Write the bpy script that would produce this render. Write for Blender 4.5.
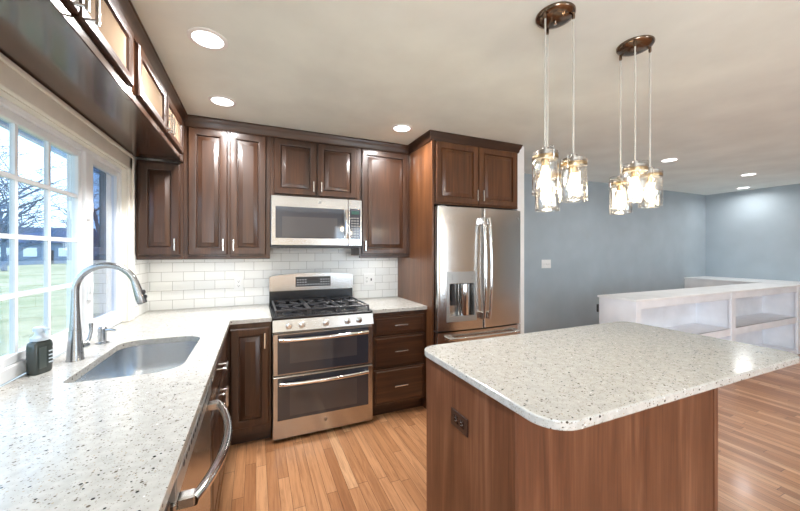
import bpy, bmesh, math, random
from mathutils import Vector, Matrix
for o in list(bpy.data.objects): bpy.data.objects.remove(o)
C = bpy.context.scene.collection
S = bpy.context.scene
PI = math.pi
random.seed(4)

# ------------------------------------------------------------------ camera, world, lights, exposure
TH = 0.4086
cam_d = bpy.data.cameras.new('camera'); cam = bpy.data.objects.new('camera', cam_d); C.objects.link(cam)
cam.location = (0, 0, 1.392); cam.rotation_euler = (PI/2, 0, -TH)
cam_d.sensor_width = 36; cam_d.lens = 36*332.48/800; cam_d.shift_y = -0.0053
cam_d.clip_start = .02; cam_d.clip_end = 200
S.camera = cam
S.view_settings.view_transform = 'Standard'; S.view_settings.look = 'None'
S.view_settings.gamma = 1; S.view_settings.use_curve_mapping = False
S.view_settings.exposure = 0.28
S.cycles.use_denoising = True
S.cycles.max_bounces = 10; S.cycles.diffuse_bounces = 5; S.cycles.glossy_bounces = 5
S.cycles.transparent_max_bounces = 24; S.cycles.transmission_bounces = 8
S.cycles.caustics_reflective = False; S.cycles.caustics_refractive = False
S.cycles.sample_clamp_indirect = 6
CEIL_W = 7.0       # each recessed light
BULB_W = 1.5       # each pendant bulb
LED_W = .7        # under-cabinet strips
DAY_W = 140.0      # added daylight at the unseen openings behind
SKY = 3.6
KITCHEN_W = 17.0   # recessed lights of the kitchen end
L0 = -.80

w = bpy.data.worlds.new('sky'); S.world = w; w.use_nodes = True
nt = w.node_tree; nt.nodes.clear()
n_out = nt.nodes.new('ShaderNodeOutputWorld'); n_bg = nt.nodes.new('ShaderNodeBackground')
n_tc = nt.nodes.new('ShaderNodeTexCoord'); n_sep = nt.nodes.new('ShaderNodeSeparateXYZ')
n_r = nt.nodes.new('ShaderNodeValToRGB')
n_r.color_ramp.elements[0].position = .0; n_r.color_ramp.elements[0].color = (.74, .88, 1.0, 1)
n_r.color_ramp.elements[1].position = .8; n_r.color_ramp.elements[1].color = (.45, .70, 1.0, 1)
nt.links.new(n_tc.outputs['Generated'], n_sep.inputs[0]); nt.links.new(n_sep.outputs['Z'], n_r.inputs[0])
nt.links.new(n_r.outputs[0], n_bg.inputs[0]); n_bg.inputs[1].default_value = SKY
nt.links.new(n_bg.outputs[0], n_out.inputs[0])

def added_daylight(name, x, y, z, sx, sz, watt, rot):
    d = bpy.data.lights.new(name, 'AREA'); d.shape = 'RECTANGLE'; d.size = sx; d.size_y = sz
    d.energy = watt; d.color = (.80, .90, 1.0)
    o = bpy.data.objects.new(name, d); C.objects.link(o); o.location = (x, y, z); o.rotation_euler = rot
    return o
# added area lights at made-up openings behind the camera, for more daylight
added_daylight('added_daylight_rear', 2.6, -3.17, 1.25, 1.3, 1.6, DAY_W*.22, (PI/2, 0, 0))
added_daylight('added_daylight_left', L0+.04, -1.95, 1.1, 1.9, 2.0, DAY_W, (PI/2, 0, -PI/2))

# ------------------------------------------------------------------ materials
def srgb(r, g, b):
    f = lambda c: (c/12.92 if c <= .04045 else ((c+.055)/1.055)**2.4)
    return (f(r/255), f(g/255), f(b/255), 1)

class NT:
    def __init__(s, name):
        s.m = bpy.data.materials.new(name); s.m.use_nodes = True
        s.t = s.m.node_tree; s.t.nodes.clear()
        s.out = s.n('ShaderNodeOutputMaterial')
    def n(s, typ, **kw):
        a = s.t.nodes.new(typ)
        for k, v in kw.items(): setattr(a, k, v)
        return a
    def l(s, a, b): s.t.links.new(a, b)
    def v(s, node, key, val):
        node.inputs[key].default_value = val
    def coord(s, scale=(1, 1, 1), rot=(0, 0, 0), src='Object'):
        tc = s.n('ShaderNodeTexCoord'); mp = s.n('ShaderNodeMapping')
        mp.inputs['Scale'].default_value = scale; mp.inputs['Rotation'].default_value = rot
        s.l(tc.outputs[src], mp.inputs[0]); return mp.outputs[0]
    def noise(s, vec, scale, detail=3, rough=.5, dist=0):
        a = s.n('ShaderNodeTexNoise'); s.l(vec, a.inputs['Vector'])
        a.inputs['Scale'].default_value = scale; a.inputs['Detail'].default_value = detail
        a.inputs['Roughness'].default_value = rough; a.inputs['Distortion'].default_value = dist
        return a
    def ramp(s, fac, stops):
        a = s.n('ShaderNodeValToRGB'); e = a.color_ramp.elements
        while len(e) < len(stops): e.new(.5)
        for k, (p, c) in enumerate(stops): e[k].position = p; e[k].color = c
        s.l(fac, a.inputs[0]); return a.outputs[0]
    def math(s, op, a, b=None, c=None):
        m = s.n('ShaderNodeMath', operation=op)
        for k, x in enumerate((a, b, c)):
            if x is None: continue
            if isinstance(x, (int, float)): m.inputs[k].default_value = x
            else: s.l(x, m.inputs[k])
        return m.outputs[0]
    def mix(s, fac, a, b):
        m = s.n('ShaderNodeMix', data_type='RGBA')
        for key, x in ((0, fac), (6, a), (7, b)):
            if isinstance(x, (int, float, tuple)): m.inputs[key].default_value = x
            else: s.l(x, m.inputs[key])
        return m.outputs[2]
    def bsdf(s, color, rough=.5, metal=0, spec=.5, coat=0, bump=None, bump_s=.2, bump_d=.002):
        b = s.n('ShaderNodeBsdfPrincipled')
        for key, x in (('Base Color', color), ('Roughness', rough), ('Metallic', metal)):
            if isinstance(x, (int, float, tuple)): b.inputs[key].default_value = x
            else: s.l(x, b.inputs[key])
        b.inputs['Specular IOR Level'].default_value = spec
        b.inputs['Coat Weight'].default_value = coat; b.inputs['Coat Roughness'].default_value = .12
        if bump is not None:
            bp = s.n('ShaderNodeBump'); bp.inputs['Strength'].default_value = bump_s; bp.inputs['Distance'].default_value = bump_d
            s.l(bump, bp.inputs['Height']); s.l(bp.outputs[0], b.inputs['Normal'])
        s.l(b.outputs[0], s.out.inputs[0]); return b

def plain(name, col, rough=.5, metal=0, spec=.5, coat=0, noise=0):
    t = NT(name)
    if noise:
        nz = t.noise(t.coord(), noise, 4)
        t.bsdf(t.ramp(nz.outputs[0], [(.3, tuple(c*.94 for c in col[:3])+(1,)), (.7, tuple(min(1, c*1.05) for c in col[:3])+(1,))]), rough, metal, spec, coat)
    else: t.bsdf(col, rough, metal, spec, coat)
    return t.m

def wood(name, dark, mid, light, axis='Z', rough=.33, coat=.25):
    t = NT(name)
    sc = {'Z': (14, 14, .9), 'X': (.9, 14, 14), 'Y': (14, .9, 14)}[axis]
    sc2 = {'Z': (90, 90, 2.5), 'X': (2.5, 90, 90), 'Y': (90, 2.5, 90)}[axis]
    a = t.noise(t.coord(sc), 1.0, 5, .6, .6); b = t.noise(t.coord(sc2), 1.0, 3, .6)
    big = t.noise(t.coord((2.2, 2.2, 2.2)), 1.0, 2)
    f = t.math('ADD', t.math('MULTIPLY', a.outputs[0], .55), t.math('MULTIPLY', b.outputs[0], .25))
    f = t.math('ADD', f, t.math('MULTIPLY', big.outputs[0], .2))
    col = t.ramp(f, [(.34, dark), (.5, mid), (.66, light)])
    t.bsdf(col, rough, 0, .5, coat, b.outputs[0], .06, .001)
    return t.m

M = {}
M['wood'] = wood('stained_maple', srgb(42, 25, 15), srgb(61, 37, 23), srgb(86, 55, 34))
M['wood_h'] = wood('stained_maple_across', srgb(42, 25, 15), srgb(61, 37, 23), srgb(86, 55, 34), 'X')
M['wood_y'] = wood('stained_maple_along', srgb(52, 31, 19), srgb(70, 43, 27), srgb(90, 58, 37), 'Y', .22, .7)
M['wood_f'] = wood('stained_cherry', srgb(66, 38, 20), srgb(92, 56, 32), srgb(118, 76, 46))
M['wood_i'] = wood('island_cherry', srgb(76, 42, 26), srgb(106, 66, 44), srgb(140, 96, 70), 'Z', .4, .15)

def quartz():
    t = NT('speckled_quartz'); c = t.coord()
    def specks(scale, gate, size):
        v = t.n('ShaderNodeTexVoronoi'); t.l(c, v.inputs['Vector']); v.inputs['Scale'].default_value = scale
        sp = t.n('ShaderNodeSeparateColor'); t.l(v.outputs['Color'], sp.inputs[0])
        g = t.math('GREATER_THAN', sp.outputs[0], gate)
        sz = t.math('MULTIPLY', sp.outputs[1], size)
        d = t.math('LESS_THAN', v.outputs['Distance'], sz)
        return t.math('MULTIPLY', g, d), sp.outputs[2]
    base = t.noise(c, 40, 4); col = t.ramp(base.outputs[0], [(.3, srgb(177, 175, 169)), (.7, srgb(195, 193, 187))])
    m, k = specks(260, .62, .5); col = t.mix(t.math('MULTIPLY', m, .6), col, srgb(132, 124, 110))
    m, k = specks(170, .70, .48); col = t.mix(t.math('MULTIPLY', m, .8), col, t.ramp(k, [(.3, srgb(96, 88, 76)), (.8, srgb(165, 150, 125))]))
    m, k = specks(98, .80, .42); col = t.mix(m, col, t.ramp(k, [(.3, srgb(44, 42, 42)), (.9, srgb(104, 94, 82))]))
    m, k = specks(80, .95, .34); col = t.mix(t.math('MULTIPLY', m, .7), col, srgb(250, 250, 248))
    t.bsdf(col, .15, 0, .5); return t.m
M['quartz'] = quartz()

def planks():
    t = NT('oak_planks'); tc = t.n('ShaderNodeTexCoord'); sp = t.n('ShaderNodeSeparateXYZ'); t.l(tc.outputs['Object'], sp.inputs[0])
    W, Ln = .062, .85
    rx = t.math('DIVIDE', sp.outputs['X'], W); row = t.math('FLOOR', rx); fx = t.math('FRACT', rx)
    wn = t.n('ShaderNodeTexWhiteNoise', noise_dimensions='1D'); t.l(row, wn.inputs['W'])
    ry = t.math('ADD', t.math('DIVIDE', sp.outputs['Y'], Ln), t.math('MULTIPLY', wn.outputs['Value'], 7.3))
    idx = t.math('FLOOR', ry); fy = t.math('FRACT', ry)
    cb = t.n('ShaderNodeCombineXYZ'); t.l(row, cb.inputs[0]); t.l(idx, cb.inputs[1])
    w2 = t.n('ShaderNodeTexWhiteNoise', noise_dimensions='3D'); t.l(cb.outputs[0], w2.inputs['Vector'])
    col = t.ramp(w2.outputs['Value'], [(0, srgb(164, 113, 76)), (.35, srgb(186, 133, 92)), (.7, srgb(202, 149, 107)), (1, srgb(216, 169, 128))])
    off = t.n('ShaderNodeVectorMath', operation='SCALE'); t.l(w2.outputs['Color'], off.inputs[0]); off.inputs['Scale'].default_value = 9
    ad = t.n('ShaderNodeVectorMath', operation='ADD'); t.l(tc.outputs['Object'], ad.inputs[0]); t.l(off.outputs[0], ad.inputs[1])
    mp = t.n('ShaderNodeMapping'); mp.inputs['Scale'].default_value = (38, 2.2, 1); t.l(ad.outputs[0], mp.inputs[0])
    g = t.noise(mp.outputs[0], 1.0, 5, .65, 1.2)
    col = t.mix(t.math('MULTIPLY', t.ramp(g.outputs[0], [(.42, (0, 0, 0, 1)), (.72, (1, 1, 1, 1))]), .6), col, srgb(112, 66, 38))
    ex = t.math('MINIMUM', fx, t.math('SUBTRACT', 1, fx)); ey = t.math('MINIMUM', fy, t.math('SUBTRACT', 1, fy))
    gx = t.math('LESS_THAN', ex, .018); gy = t.math('LESS_THAN', ey, .0018)
    gap = t.math('MAXIMUM', gx, gy)
    col = t.mix(t.math('MULTIPLY', gap, .8), col, srgb(66, 38, 22))
    t.bsdf(col, .30, 0, .5, .15, t.math('SUBTRACT', 1, gap), .25, .001); return t.m
M['floor'] = planks()

def tiles(name, flip):
    t = NT(name); tc = t.n('ShaderNodeTexCoord'); sp = t.n('ShaderNodeSeparateXYZ'); t.l(tc.outputs['Object'], sp.inputs[0])
    cb = t.n('ShaderNodeCombineXYZ'); t.l(sp.outputs['Y' if flip else 'X'], cb.inputs[0]); t.l(sp.outputs['Z'], cb.inputs[1])
    mp = t.n('ShaderNodeMapping'); mp.inputs['Location'].default_value = (.03+.0762-.012, -.917 % .1524, 0); t.l(cb.outputs[0], mp.inputs[0])
    b = t.n('ShaderNodeTexBrick'); t.l(mp.outputs[0], b.inputs['Vector'])
    for k, v in (('Color1', srgb(236, 236, 232)), ('Color2', srgb(228, 229, 227)), ('Mortar', srgb(170, 168, 162))): b.inputs[k].default_value = v
    b.inputs['Scale'].default_value = 1; b.inputs['Brick Width'].default_value = .1524; b.inputs['Row Height'].default_value = .0762
    b.inputs['Mortar Size'].default_value = .0016; b.inputs['Mortar Smooth'].default_value = .1
    t.bsdf(b.outputs['Color'], .24, 0, .5, 0, t.math('SUBTRACT', 1, b.outputs['Fac']), .4, .001); return t.m
M['tile'] = tiles('subway_tile', False); M['tile_s'] = tiles('subway_tile_side', True)

def brushed(name, col, rough, axis):
    t = NT(name); sc = {'X': (3, 400, 400), 'Z': (400, 400, 3), 'Y': (400, 3, 400)}[axis]
    nz = t.noise(t.coord(sc), 1, 2)
    r = t.math('ADD', t.math('MULTIPLY', nz.outputs[0], .05), rough-.025)
    b = t.bsdf(col, r, 1.0); return t.m
M['steel'] = brushed('brushed_steel', (.50, .485, .465, 1), .26, 'X')
M['steel_f'] = brushed('fridge_steel', (.60, .565, .53, 1), .22, 'X')
M['steel_sink'] = brushed('sink_steel', (.62, .64, .66, 1), .26, 'Y')
M['nickel'] = plain('satin_nickel', (.72, .71, .69, 1), .22, 1)
M['chrome'] = plain('bright_metal', (.82, .82, .82, 1), .10, 1)
M['faucet'] = plain('brushed_faucet', (.42, .44, .46, 1), .27, 1)
M['bronze'] = plain('dark_bronze', (.20, .14, .10, 1), .18, 1)
M['lidmetal'] = plain('pewter_lid', (.40, .38, .35, 1), .3, 1)
M['brass'] = plain('aged_brass', (.42, .31, .18, 1), .3, 1)
M['black'] = plain('black_enamel', (.012, .012, .014, 1), .25)
M['iron'] = plain('cast_iron', (.03, .03, .034, 1), .32, 0, .5, 0, 60)
M['blackglass'] = plain('black_oven_glass', (.030, .034, .046, 1), .05, 0, .9)
M['ovenwin'] = plain('oven_window', (.055, .055, .062, 1), .05, 0, .9)
M['dark'] = plain('dark_plastic', (.03, .03, .033, 1), .35)
M['grey'] = plain('grey_plastic', (.22, .22, .22, 1), .35)
M['greyp'] = plain('dispenser_panel', (.42, .42, .41, 1), .3, .6)
M['button'] = plain('pale_button', (.45, .46, .48, 1), .4)
M['white'] = plain('white_paint', srgb(240, 240, 240), .35, 0, .5, 0, 6)
M['shelfw'] = plain('white_shelf_paint', srgb(240, 241, 245), .35, 0, .5, 0, 6)
M['vinyl'] = plain('white_vinyl', srgb(232, 235, 238), .3, 0, .5, 0, 6)
M['casing'] = plain('cream_trim_paint', srgb(240, 236, 224), .35, 0, .5, 0, 6)
M['plate'] = plain('white_plate', srgb(238, 238, 236), .3)
M['brownplate'] = plain('dark_brown_plate', srgb(52, 34, 28), .3)
M['ceil'] = plain('ceiling_paint', srgb(237, 243, 239), .8, 0, .2, 0, 3)
M['wall'] = plain('blue_grey_paint', srgb(168, 180, 188), .6, 0, .3, 0, 3)
M['walltan'] = plain('warm_tan_paint', srgb(204, 186, 162), .6, 0, .3, 0, 3)
M['wallw'] = plain('plain_wall_paint', srgb(214, 212, 206), .6, 0, .3, 0, 3)
M['paneinset'] = plain('frosted_inset', srgb(150, 128, 106), .08, 0, .6)
M['rope'] = plain('pendant_cord', srgb(190, 186, 178), .4)
M['bottle'] = plain('bottle_green', (.035, .045, .042, 1), .12, 0, .6)
M['pump'] = plain('pump_grey', srgb(205, 214, 222), .3)
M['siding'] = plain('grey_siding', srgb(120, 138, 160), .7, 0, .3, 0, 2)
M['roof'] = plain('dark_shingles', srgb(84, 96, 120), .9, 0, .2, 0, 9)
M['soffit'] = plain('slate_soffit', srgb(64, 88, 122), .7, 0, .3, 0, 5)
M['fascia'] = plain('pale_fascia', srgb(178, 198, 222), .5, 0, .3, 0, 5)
M['bark'] = plain('haze_tinted_bark', srgb(96, 112, 130), .9, 0, .2, 0, 12)  # blue-grey of the outdoor haze is mixed into the bark colour
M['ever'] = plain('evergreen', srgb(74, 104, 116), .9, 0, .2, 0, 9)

def lawn_mat():
    t = NT('winter_lawn'); c = t.coord()
    a = t.noise(c, .35, 5, .6); b = t.noise(c, 9, 4, .7)
    col = t.ramp(a.outputs[0], [(.35, srgb(126, 130, 72)), (.5, srgb(176, 156, 112)), (.65, srgb(196, 174, 134))])
    col = t.mix(t.math('MULTIPLY', t.ramp(b.outputs[0], [(.4, (0, 0, 0, 1)), (.7, (1, 1, 1, 1))]), .4), col, srgb(128, 126, 110))
    t.bsdf(col, .9, 0, .1); return t.m
M['lawn'] = lawn_mat()

def glass(name, tint=(1, 1, 1, 1), rough=.0, ripple=0, gain=1.0, spec=(1, 1, 1, 1)):
    t = NT(name); lw = t.n('ShaderNodeLayerWeight'); lw.inputs[0].default_value = .5
    f = t.math('POWER', lw.outputs['Facing'], 5)
    f = t.math('MULTIPLY', t.math('ADD', t.math('MULTIPLY', f, .92), .045), gain)
    tr = t.n('ShaderNodeBsdfTransparent'); tr.inputs[0].default_value = tint
    gl = t.n('ShaderNodeBsdfGlossy'); gl.inputs['Roughness'].default_value = rough; gl.inputs['Color'].default_value = spec
    if ripple:
        nz = t.noise(t.coord((1, 1, .35)), ripple, 2); bp = t.n('ShaderNodeBump'); bp.inputs['Strength'].default_value = .6; bp.inputs['Distance'].default_value = .006
        t.l(nz.outputs[0], bp.inputs['Height']); t.l(bp.outputs[0], gl.inputs['Normal']); t.l(bp.outputs[0], lw.inputs['Normal'])
    mx = t.n('ShaderNodeMixShader'); t.l(f, mx.inputs[0]); t.l(tr.outputs[0], mx.inputs[1]); t.l(gl.outputs[0], mx.inputs[2])
    t.l(mx.outputs[0], t.out.inputs[0]); return t.m
M['pane'] = glass('window_glass', (.88, .95, 1, 1), gain=1.6)
M['screen'] = glass('insect_screen_glass', (.55, .68, .85, 1), gain=3)
M['jar'] = glass('rippled_jar_glass', (.97, .96, .94, 1), .04, 60, 3.0)
def emit(name, col, s, add=False):
    t = NT(name); e = t.n('ShaderNodeEmission'); e.inputs[0].default_value = col; e.inputs[1].default_value = s
    if add:
        tr = t.n('ShaderNodeBsdfTransparent'); ad = t.n('ShaderNodeAddShader'); t.l(e.outputs[0], ad.inputs[0]); t.l(tr.outputs[0], ad.inputs[1]); t.l(ad.outputs[0], t.out.inputs[0])
    else: t.l(e.outputs[0], t.out.inputs[0])
    return t.m
M['lens'] = emit('lamp_lens', (1, .98, .95, 1), 6)
M['led'] = emit('led_strip', (1, .95, .85, 1), 4)
M['bulb'] = emit('glowing_bulb', (1, .84, .60, 1), 1.5, True)
M['filament'] = emit('filament', (1, .72, .38, 1), 40)
M['lcd'] = emit('display_digits', (.35, .65, .55, 1), .25)

# ------------------------------------------------------------------ mesh helpers
class MB:
    def __init__(s): s.bm = bmesh.new()
    def box(s, x0, x1, y0, y1, z0, z1, bev=0, seg=1):
        b = bmesh.new(); bmesh.ops.create_cube(b, size=1)
        for v in b.verts: v.co = Vector(((x0+x1)/2+v.co.x*(x1-x0), (y0+y1)/2+v.co.y*(y1-y0), (z0+z1)/2+v.co.z*(z1-z0)))
        if bev: bmesh.ops.bevel(b, geom=list(b.edges), offset=bev, segments=seg, affect='EDGES', profile=.5)
        s.add(b); return s
    def add(s, b, mat=None):
        me = bpy.data.meshes.new('tmp'); b.to_mesh(me); b.free()
        if mat is not None: me.transform(mat)
        s.bm.from_mesh(me); bpy.data.meshes.remove(me); return s
    def loft(s, rings, cap0=True, cap1=True, closed=True):
        R = [[s.bm.verts.new(p) for p in r] for r in rings]
        n = len(R[0])
        for a, b in zip(R, R[1:]):
            for k in range(n if closed else n-1):
                try: s.bm.faces.new((a[k], a[(k+1) % n], b[(k+1) % n], b[k]))
                except ValueError: pass
        if cap0: s.bm.faces.new(list(reversed(R[0])))
        if cap1: s.bm.faces.new(R[-1])
        return s
    def tube(s, pts, rad, seg=12, cap=True):
        pts = [Vector(p) for p in pts]; n = len(pts)
        if not isinstance(rad, (list, tuple)): rad = [rad]*n
        rings = []; up = None
        for k, p in enumerate(pts):
            d = ((pts[min(k+1, n-1)]-p).normalized()+(p-pts[max(k-1, 0)]).normalized())
            d = d.normalized() if d.length > 1e-6 else Vector((0, 0, 1))
            if up is None: up = Vector((0, 0, 1)) if abs(d.z) < .9 else Vector((1, 0, 0))
            a = d.cross(up).normalized(); up = a.cross(d).normalized()
            rings.append([p+(a*math.cos(t)+up*math.sin(t))*rad[k] for t in [2*PI*j/seg for j in range(seg)]])
        return s.loft(rings, cap, cap)
    def lathe(s, prof, c, seg=24, cap0=True, cap1=True, axis='Z', sx=1, sy=1):
        rings = []
        for r, h in prof:
            ring = []
            for j in range(seg):
                a = 2*PI*j/seg; u, v = r*math.cos(a)*sx, r*math.sin(a)*sy
                p = {'Z': (u, v, h), 'X': (h, u, v), 'Y': (v, h, u), '-Y': (u, -h, v)}[axis]
                ring.append((c[0]+p[0], c[1]+p[1], c[2]+p[2]))
            rings.append(ring)
        return s.loft(rings, cap0, cap1)
    def prism(s, poly, z0, z1):
        return s.loft([[(x, y, z0) for x, y in poly], [(x, y, z1) for x, y in poly]])
    def sphere(s, c, r, sz=1):
        b = bmesh.new(); bmesh.ops.create_uvsphere(b, u_segments=20, v_segments=12, radius=r)
        for v in b.verts: v.co = Vector((c[0]+v.co.x, c[1]+v.co.y, c[2]+v.co.z*sz))
        return s.add(b)

def root_loc(p):
    v = Vector((0, 0, 0))
    while p is not None: v = v+p.location; p = p.parent
    return v
def build(name, mb, mat, parent=None, kind=None, label=None, base=None, angle=35):
    bm = mb.bm
    bmesh.ops.recalc_face_normals(bm, faces=list(bm.faces))
    off = root_loc(parent) if parent else Vector(base) if base else Vector((0, 0, 0))
    for f in bm.faces: f.smooth = True
    for e in bm.edges:
        e.smooth = len(e.link_faces) == 2 and e.calc_face_angle(0) < math.radians(angle)
    for v in bm.verts: v.co -= off
    me = bpy.data.meshes.new(name); bm.to_mesh(me); bm.free()
    me.materials.append(M[mat] if isinstance(mat, str) else mat)
    o = bpy.data.objects.new(name, me); C.objects.link(o)
    if parent: o.parent = parent
    elif base: o.location = base
    if kind: o['kind'] = kind
    if label: o['label'] = label
    return o
def thing(name, label, cat, loc, group=None):
    o = bpy.data.objects.new(name, None); C.objects.link(o); o.location = loc; o.empty_display_size = .05
    o['label'] = label; o['category'] = cat
    if group: o['group'] = group
    return o
def tag(o, label, cat, group=None):
    o['label'] = label; o['category'] = cat
    if group: o['group'] = group
    return o
def bx(*a, **k): return MB().box(*a, **k)
def struct(name, mb, mat): return build(name, mb, mat, kind='structure')
def copy_tree(o, parent=None):
    c = o.copy(); C.objects.link(c); c.parent = parent
    for ch in list(o.children): copy_tree(ch, c)
    return c

# a frame maps (a along the width, b up, c outwards) to the world
def F_back(x0, y0, z0): return lambda a, b, c: (x0+a, y0-c, z0+b)      # faces the room from the back wall
def F_left(x0, y0, z0): return lambda a, b, c: (x0+c, y0+a, z0+b)      # faces the room from the window wall
def rect_ring(F, w, h, d, c): return [F(d, d, c), F(w-d, d, c), F(w-d, h-d, c), F(d, h-d, c)]
def fbox(mb, F, a0, a1, b0, b1, c0, c1, bev=0):
    p, q = F(a0, b0, c0), F(a1, b1, c1)
    return mb.box(*[v for k in range(3) for v in (min(p[k], q[k]), max(p[k], q[k]))], bev=bev)
def raised_door(F, w, h, parent, mat, t=.02, st=.056, handle=None, name='door', glass_inset=False, label=None):
    mb = MB()
    if glass_inset:
        prof = [(0, 0), (0, t-.006), (.006, t), (st-.018, t), (st-.012, t-.004), (st-.006, t-.004), (st, t-.012), (st, .002)]
    else:
        prof = [(0, 0), (0, t-.006), (.006, t), (.014, t), (st-.012, t), (st-.004, t-.003), (st-.001, t-.0175)]
    mb.loft([rect_ring(F, w, h, d, c) for d, c in prof], True, glass_inset)
    d = build(name, mb, mat, parent, label=label)
    if glass_inset:
        build('inset_pane', fbox(MB(), F, st+.0005, w-st-.0005, st+.0005, h-st-.0005, .003, .007), 'paneinset', d)
    else:
        pm = MB(); pr = [(st-.002, .001), (st-.002, t-.017), (st+.004, t-.017), (st+.007, t-.010), (st+.034, t-.002), (st+.036, t)]
        if min(w, h) < .2: pr = [(st-.002, .001), (st-.002, t-.017), (st+.004, t-.017), (st+.006, t-.010), (st+.02, t-.002), (st+.022, t)]
        pm.loft([rect_ring(F, w, h, dd, c) for dd, c in pr], True, True)
        build('raised_panel', pm, mat, d)
    if handle:
        a, b, vert, ln = handle
        bar_pull(F, a, b, vert, ln, t, d)
    return d
def bar_pull(F, a, b, vert, ln, c0, parent):
    mb = MB(); h = ln/2; so = .028
    e = (lambda s: F(a, b+s, c0+so)) if vert else (lambda s: F(a+s, b, c0+so))
    f = (lambda s: F(a, b+s, c0-.002)) if vert else (lambda s: F(a+s, b, c0-.002))
    if vert: fbox(mb, F, a-.0055, a+.0055, b-h, b+h, c0+so-.005, c0+so+.005, bev=.002)
    else: fbox(mb, F, a-h, a+h, b-.0055, b+.0055, c0+so-.005, c0+so+.005, bev=.002)
    for s in (-h*.72, h*.72): mb.tube([f(s), e(s)], .0045, 10)
    return build('handle', mb, 'nickel', parent)
def slab_drawer(F, w, h, parent, mat, handle=True, name='drawer', t=.02):
    mb = MB(); prof = [(0, 0), (0, t-.010), (.004, t-.006), (.012, t-.006), (.02, t), (.024, t)]
    mb.loft([rect_ring(F, w, h, d, c) for d, c in prof])
    d = build(name, mb, mat, parent)
    if handle: bar_pull(F, w/2, h/2, False, .12, t, d)
    return d
def text_mesh(body, size, F, a, b, c, mat, parent, name='lettering', depth=.0006):
    cu = bpy.data.curves.new('t', 'FONT'); cu.body = body; cu.size = size; cu.extrude = depth; cu.align_x = 'CENTER'; cu.align_y = 'CENTER'
    o = bpy.data.objects.new('t', cu); C.objects.link(o); bpy.context.view_layer.update()
    me = o.evaluated_get(bpy.context.evaluated_depsgraph_get()).to_mesh()
    b2 = bmesh.new(); b2.from_mesh(me)
    bpy.data.objects.remove(o); bpy.data.curves.remove(cu)
    for v in b2.verts: v.co = Vector(F(a+v.co.x, b+v.co.y, c+v.co.z))
    mb = MB(); mb.bm.free(); mb.bm = b2
    return build(name, mb, mat, parent)

# ------------------------------------------------------------------ the room
L, B, H = -.80, 3.244, 2.416
RX, LY, FY = 7.55, 3.36, -3.2
struct('floor', bx(L-.15, RX+.1, FY-.1, LY+.1, -.1, 0), 'floor')
struct('ceiling', bx(L-.15, RX+.1, FY-.1, LY+.1, H, H+.1), 'ceil')
WY0, WY1, WZ0, WZ1 = .50, 2.805, .884, 1.955        # kitchen window opening
mb = MB(); mb.box(L-.15, L, FY, -2.95, 0, H); mb.box(L-.15, L, -.95, WY0, 0, H); mb.box(L-.15, L, -2.95, -.95, 2.1, H); mb.box(L-.15, L, -2.95, -.95, 0, .03); mb.box(L-.15, L, WY1, B, 0, H); mb.box(L-.15, L, WY0, WY1, 0, WZ0); mb.box(L-.15, L, WY0, WY1, WZ1, H)
struct('wall_left', mb, 'wallw')
struct('wall_back', bx(L-.15, 2.325, B, LY+.1, 0, H), 'wallw')
struct('wall_back_living', bx(2.325, RX, LY, LY+.1, 0, H), 'wall')
struct('wall_right', bx(RX, RX+.1, FY, LY+.1, 0, H), 'wall')
mb = MB(); mb.box(2.325, 2.405, 2.515, LY, 0, H)
struct('wall_stub', mb, 'wall')
struct('trim_1', bx(2.322, 2.408, 2.50, 2.514, 0, H-.001, bev=.003), 'white')
# wall behind the camera; its window is added to let daylight in
mb = MB()
mb.box(L-.15, 1.95, FY-.1, FY, 0, H); mb.box(3.25, RX, FY-.1, FY, 0, H); mb.box(1.95, 3.25, FY-.1, FY, 0, .45); mb.box(1.95, 3.25, FY-.1, FY, 2.05, H)
struct('wall_front', mb, 'walltan')
mb = MB()
for z in (.45, 1.99): mb.box(1.95, 3.25, FY-.08, FY-.04, z, z+.06)
for x in (1.95, 2.57, 3.19): mb.box(x, x+.06, FY-.08, FY-.04, .51, 1.99)
f = struct('window_added', mb, 'vinyl'); build('window_pane', bx(1.95, 3.25, FY-.063, FY-.057, .45, 2.05), 'pane', f)  # unseen window, added as an opening for daylight
mb = MB()
for z in (.03, 2.02): mb.box(L-.10, L-.05, -2.95, -.95, z, z+.08)
for y in (-2.95, -1.99, -1.03): mb.box(L-.10, L-.05, y, y+.08, .11, 2.02)
f = struct('door_added', mb, 'vinyl'); build('door_pane', bx(L-.078, L-.072, -2.95, -.95, .03, 2.1), 'pane', f)  # unseen patio door, added as an opening for daylight
# backsplash tile
struct('trim_2', bx(L+.006, 1.375, B-.008, B, .914, 1.42), 'tile')
struct('trim_3', bx(L, L+.008, 2.876, B-.008, .914, 1.36), 'tile_s')

# kitchen window: casing, frame, grid of panes, narrow side pane
mb = MB()
CX = L+.012
def casing_piece(y0, y1, z0, z1, mb): mb.box(L-.002, CX, y0, y1, z0, z1, bev=.004)
casing_piece(2.80, 2.875, .915, 2.055, mb); casing_piece(WY0-.07, WY0, .915, 2.055, mb)
casing_piece(WY0-.07, 2.875, 1.955, 2.055, mb)
mb.box(L-.002, CX+.008, WY0-.07, 2.876, 2.035, 2.057, bev=.004)          # outer back band
mb.box(L-.002, CX+.008, 2.856, 2.876, .915, 2.04, bev=.004)
mb.box(L-.002, CX+.004, WY0, 2.80, 1.948, 1.962, bev=.003)
struct('trim_4', mb, 'casing')
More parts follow.
